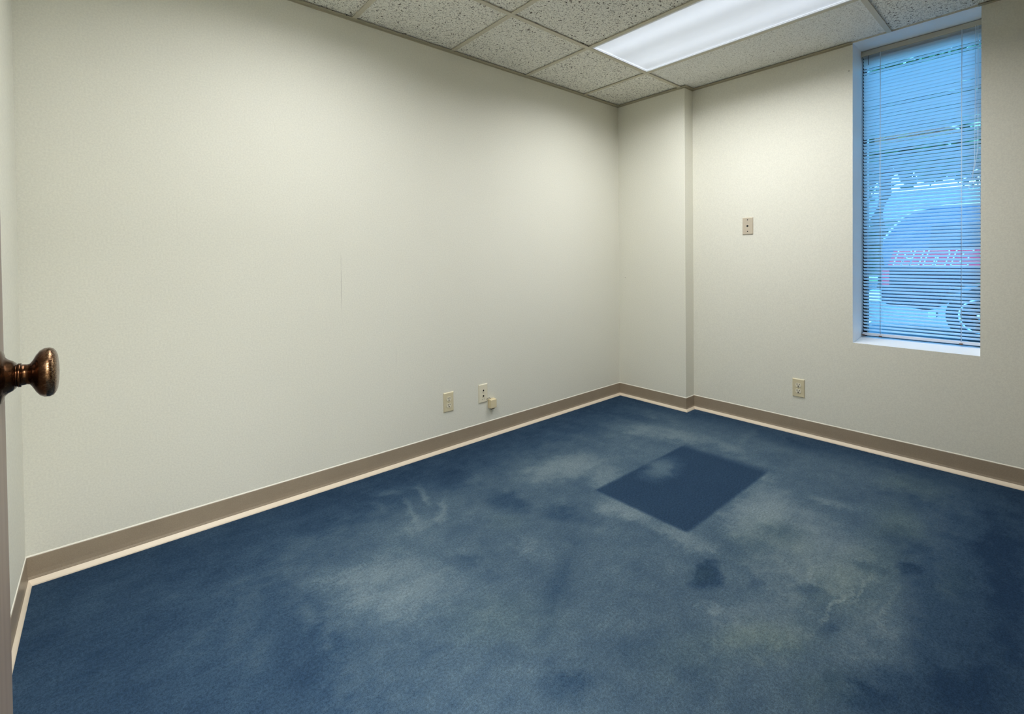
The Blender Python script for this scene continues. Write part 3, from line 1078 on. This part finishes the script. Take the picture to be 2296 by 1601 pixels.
# the red band that carries the outlined letters
poly_prism(bm, [(-0.90, 1.212), (-0.83, 0.992), (-3.9, 0.992), (-3.9, 1.212)], lambda p, k: (SX - 0.004 * k, p[0], p[1]))
stripe = part('side_stripe', bm, M['red'], tk)
# slanted block letters, red with white outlines, from their edge positions along the stripe
def yl_(x): return -0.795 - (x - 315) * 0.000554      # distance along the side
Z1, Z0 = 1.212, 1.005
def sl(x, z): return (yl_(x + (z - Z0) / (Z1 - Z0) * 115), z)
shapes = [
    [sl(490, Z0), sl(640, Z0), sl(640, 1.08), sl(700, 1.08), sl(700, 1.12), sl(645, 1.12), sl(645, 1.165), sl(770, 1.165), sl(725, Z1), sl(490, Z1)],
    [sl(650, Z0), sl(805, Z0), sl(805, 1.10), sl(700, 1.10), sl(650, 1.06)],
    [sl(812, Z0), sl(980, Z0), sl(980, Z1), sl(812, Z1)],
    [sl(1068, Z0), sl(1243, Z0), sl(1243, 1.13), sl(1282, 1.13), sl(1282, Z0), sl(1460, Z0), sl(1460, 1.17), sl(1420, Z1), sl(1068, Z1)],
    [sl(1560, Z0), sl(1850, Z0), sl(1850, 1.045), sl(1700, 1.045), sl(1700, 1.09), sl(1810, 1.09), sl(1810, 1.125), sl(1700, 1.125), sl(1700, 1.165), sl(1845, 1.165), sl(1845, Z1), sl(1560, Z1)],
]
for shp in shapes:
    bm = bmesh.new()
    poly_prism(bm, shp, lambda p, k: (SX - 0.004 - 0.003 * k, p[0], p[1]))
    cyy = sum(p[0] for p in shp) / len(shp)
    lt = subpart('stripe_letter', bm, M['red'], stripe)
    bm = bmesh.new()
    for a_, b_ in zip(shp, shp[1:] + shp[:1]):
        A_, B_ = Vector(a_), Vector(b_)
        d_ = (B_ - A_).normalized(); nn = Vector((-d_.y, d_.x)) * 0.0065
        A_ -= d_ * 0.004; B_ += d_ * 0.004
        poly_prism(bm, [tuple(A_ + nn), tuple(B_ + nn), tuple(B_ - nn), tuple(A_ - nn)], lambda p, k: (SX - 0.0065 - 0.003 * k, p[0], p[1]))
    subpart('letter_outline', bm, M['truck_white'], stripe)
bm = bmesh.new()
poly_prism(bm, [(-0.765, 0.955), (-0.765, 0.70), (-0.85, 0.70), (-0.85, 0.955)], lambda p, k: ((TX0 - 0.008, TX0 + 0.05)[k], p[0], p[1]))
part('tail_light', bm, M['redlens'], tk, bevel=0.006)
bm = bmesh.new()
bx(bm, TX0 + 0.03, TX1 - 0.03, -0.76, -0.60, 0.46, 0.64)
part('rear_bumper', bm, M['rim'], tk, bevel=0.02)
bm = bmesh.new()
bx(bm, TX0 + 0.10, TX0 + 0.28, -1.33, -1.25, 0.30, 0.375)
part('mud_bracket', bm, M['rim'], tk, bevel=0.004)
for (wy, wz) in (WR, WF):
    for side in (0, 1):
        xw = TX0 + 0.02 if side == 0 else TX1 - 0.02
        ax = 'x' if side == 0 else '-x'
        bm = bmesh.new()
        lathe(bm, [(0.0, 0.225), (0.0, 0.31), (0.03, 0.350), (0.19, 0.350), (0.22, 0.31), (0.22, 0.20)], (xw, wy, wz), ax, 48)
        wh = part('wheel', bm, M['tyre'], tk)
        bm = bmesh.new()
        sgn = 1 if side == 0 else -1
        lathe(bm, [(0.004, 0.228), (-0.006, 0.222), (-0.006, 0.205), (0.03, 0.198)], (xw, wy, wz), ax, 48, caps=False)
        lathe(bm, [(0.0, 0.055), (-0.012, 0.045), (-0.014, 0.02), (-0.014, 0.002)], (xw, wy, wz), ax, 24)
        for k in range(8):
            an = 2 * PI * k / 8 + 0.2
            c_, s_ = math.cos(an), math.sin(an)
            w_ = 0.030
            q = [(0.04, -w_ * 0.7), (0.21, -w_), (0.21, w_), (0.04, w_ * 0.7)]
            poly_prism(bm, [(wy + a * c_ - b * s_, wz + a * s_ + b * c_) for a, b in q], lambda p, kk: (xw + sgn * (0.0 + 0.02 * kk), p[0], p[1]))
        subpart('wheel_rim', bm, M['rim'], wh)

# pale building across the lot
bd = thing('house', 'pale low building with a grey roof far beyond the parking lot', 'building', (40, 6, 0))
bm = bmesh.new(); bx(bm, 38, 46, -14, 26, 0, 3.4); hw_ = part('wall', bm, M['siding'], bd)
bm = bmesh.new()
poly_prism(bm, [(37.2, 3.4), (46.8, 3.4), (42, 5.8)], lambda p, k: (p[0], (-14.8, 26.8)[k], p[1]))
part('roof', bm, M['roofing'], bd)
for yw in range(-12, 26, 4):
    bm = bmesh.new(); bx(bm, 37.96, 38.02, yw, yw + 1.4, 1.0, 2.3)
    part('window', bm, M['carglass'], bd)

def tree(x, y, h, r, seed, mat, label):
    rd = random.Random(seed)
    t = thing('tree', label, 'tree', (x, y, 0), group=None)
    bm = bmesh.new()
    base = [(x + rd.uniform(-.05, .05) * k, y + rd.uniform(-.05, .05) * k, h * 0.45 * k / 5) for k in range(6)]
    pts = [Vector(p) for p in base]
    tube(bm, pts, 0.16, 10)
    top = pts[-1]
    tips = []
    for k in range(9):
        an = 2 * PI * k / 9 + rd.uniform(-.3, .3)
        e = Vector((math.cos(an) * r * 0.6, math.sin(an) * r * 0.6, rd.uniform(0.1, 0.9) * r))
        tube(bm, [top, top + e * 0.5 + Vector((0, 0, 0.15)), top + e], 0.05, 6)
        tips.append(top + e)
    part('trunk', bm, M['bark'], t)
    bm = bmesh.new()
    cen = Vector((x, y, h * 0.45 + r * 0.55))
    clumps = tips + [cen + Vector((rd.uniform(-1, 1) * r * .6, rd.uniform(-1, 1) * r * .6, rd.uniform(-.5, .9) * r * .8)) for _ in range(14)]
    for c in clumps:
        cr = r * rd.uniform(0.3, 0.48)
        for _ in range(420):
            d = Vector((rd.gauss(0, 1), rd.gauss(0, 1), rd.gauss(0, 1))).normalized() * cr * rd.uniform(0.5, 1.0)
            p = c + d
            a = Vector((rd.uniform(-1, 1), rd.uniform(-1, 1), rd.uniform(-1, 1))).normalized()
            b = a.orthogonal().normalized()
            s1, s2 = rd.uniform(.12, .24), rd.uniform(.06, .12)
            bm.faces.new([bm.verts.new(p + a * s1), bm.verts.new(p + b * s2), bm.verts.new(p - a * s1), bm.verts.new(p - b * s2)])
    part('crown', bm, mat, t)

tree(15.0, 1.2, 8.4, 2.9, 3, M['leaf'], 'leafy tree seen high through the slats left of the truck')
tree(22.0, -0.9, 9.8, 3.5, 8, M['leaf2'], 'dark leafy tree standing behind the truck')
tree(24.0, 6.4, 9.0, 3.4, 12, M['leaf'], 'leafy tree farther off, before the pale building')

# clipped hedge along the far side of the lawn
rdh = random.Random(4)
bm = bmesh.new()
for k in range(9000):
    side = rdh.random()
    y = rdh.uniform(-9, 13)
    if side < 0.55:
        p = Vector((29.0 + rdh.uniform(-0.15, 0.15), y, rdh.uniform(0.05, 2.5)))
    elif side < 0.8:
        p = Vector((rdh.uniform(29.0, 30.4), y, 2.5 + rdh.uniform(-0.15, 0.25)))
    else:
        p = Vector((30.4 + rdh.uniform(-0.15, 0.15), y, rdh.uniform(0.05, 2.5)))
    a = Vector((rdh.uniform(-1, 1), rdh.uniform(-1, 1), rdh.uniform(-1, 1))).normalized()
    b = a.orthogonal().normalized()
    s1, s2 = rdh.uniform(.10, .20), rdh.uniform(.06, .12)
    bm.faces.new([bm.verts.new(p + a * s1), bm.verts.new(p + b * s2), bm.verts.new(p - a * s1), bm.verts.new(p - b * s2)])
bx(bm, 29.1, 30.3, -9, 13, 0.0, 2.45)
h = obj('hedge', bm, M['leaf2'])
tag(h, 'clipped dark green hedge along the far edge of the lawn', 'hedge')
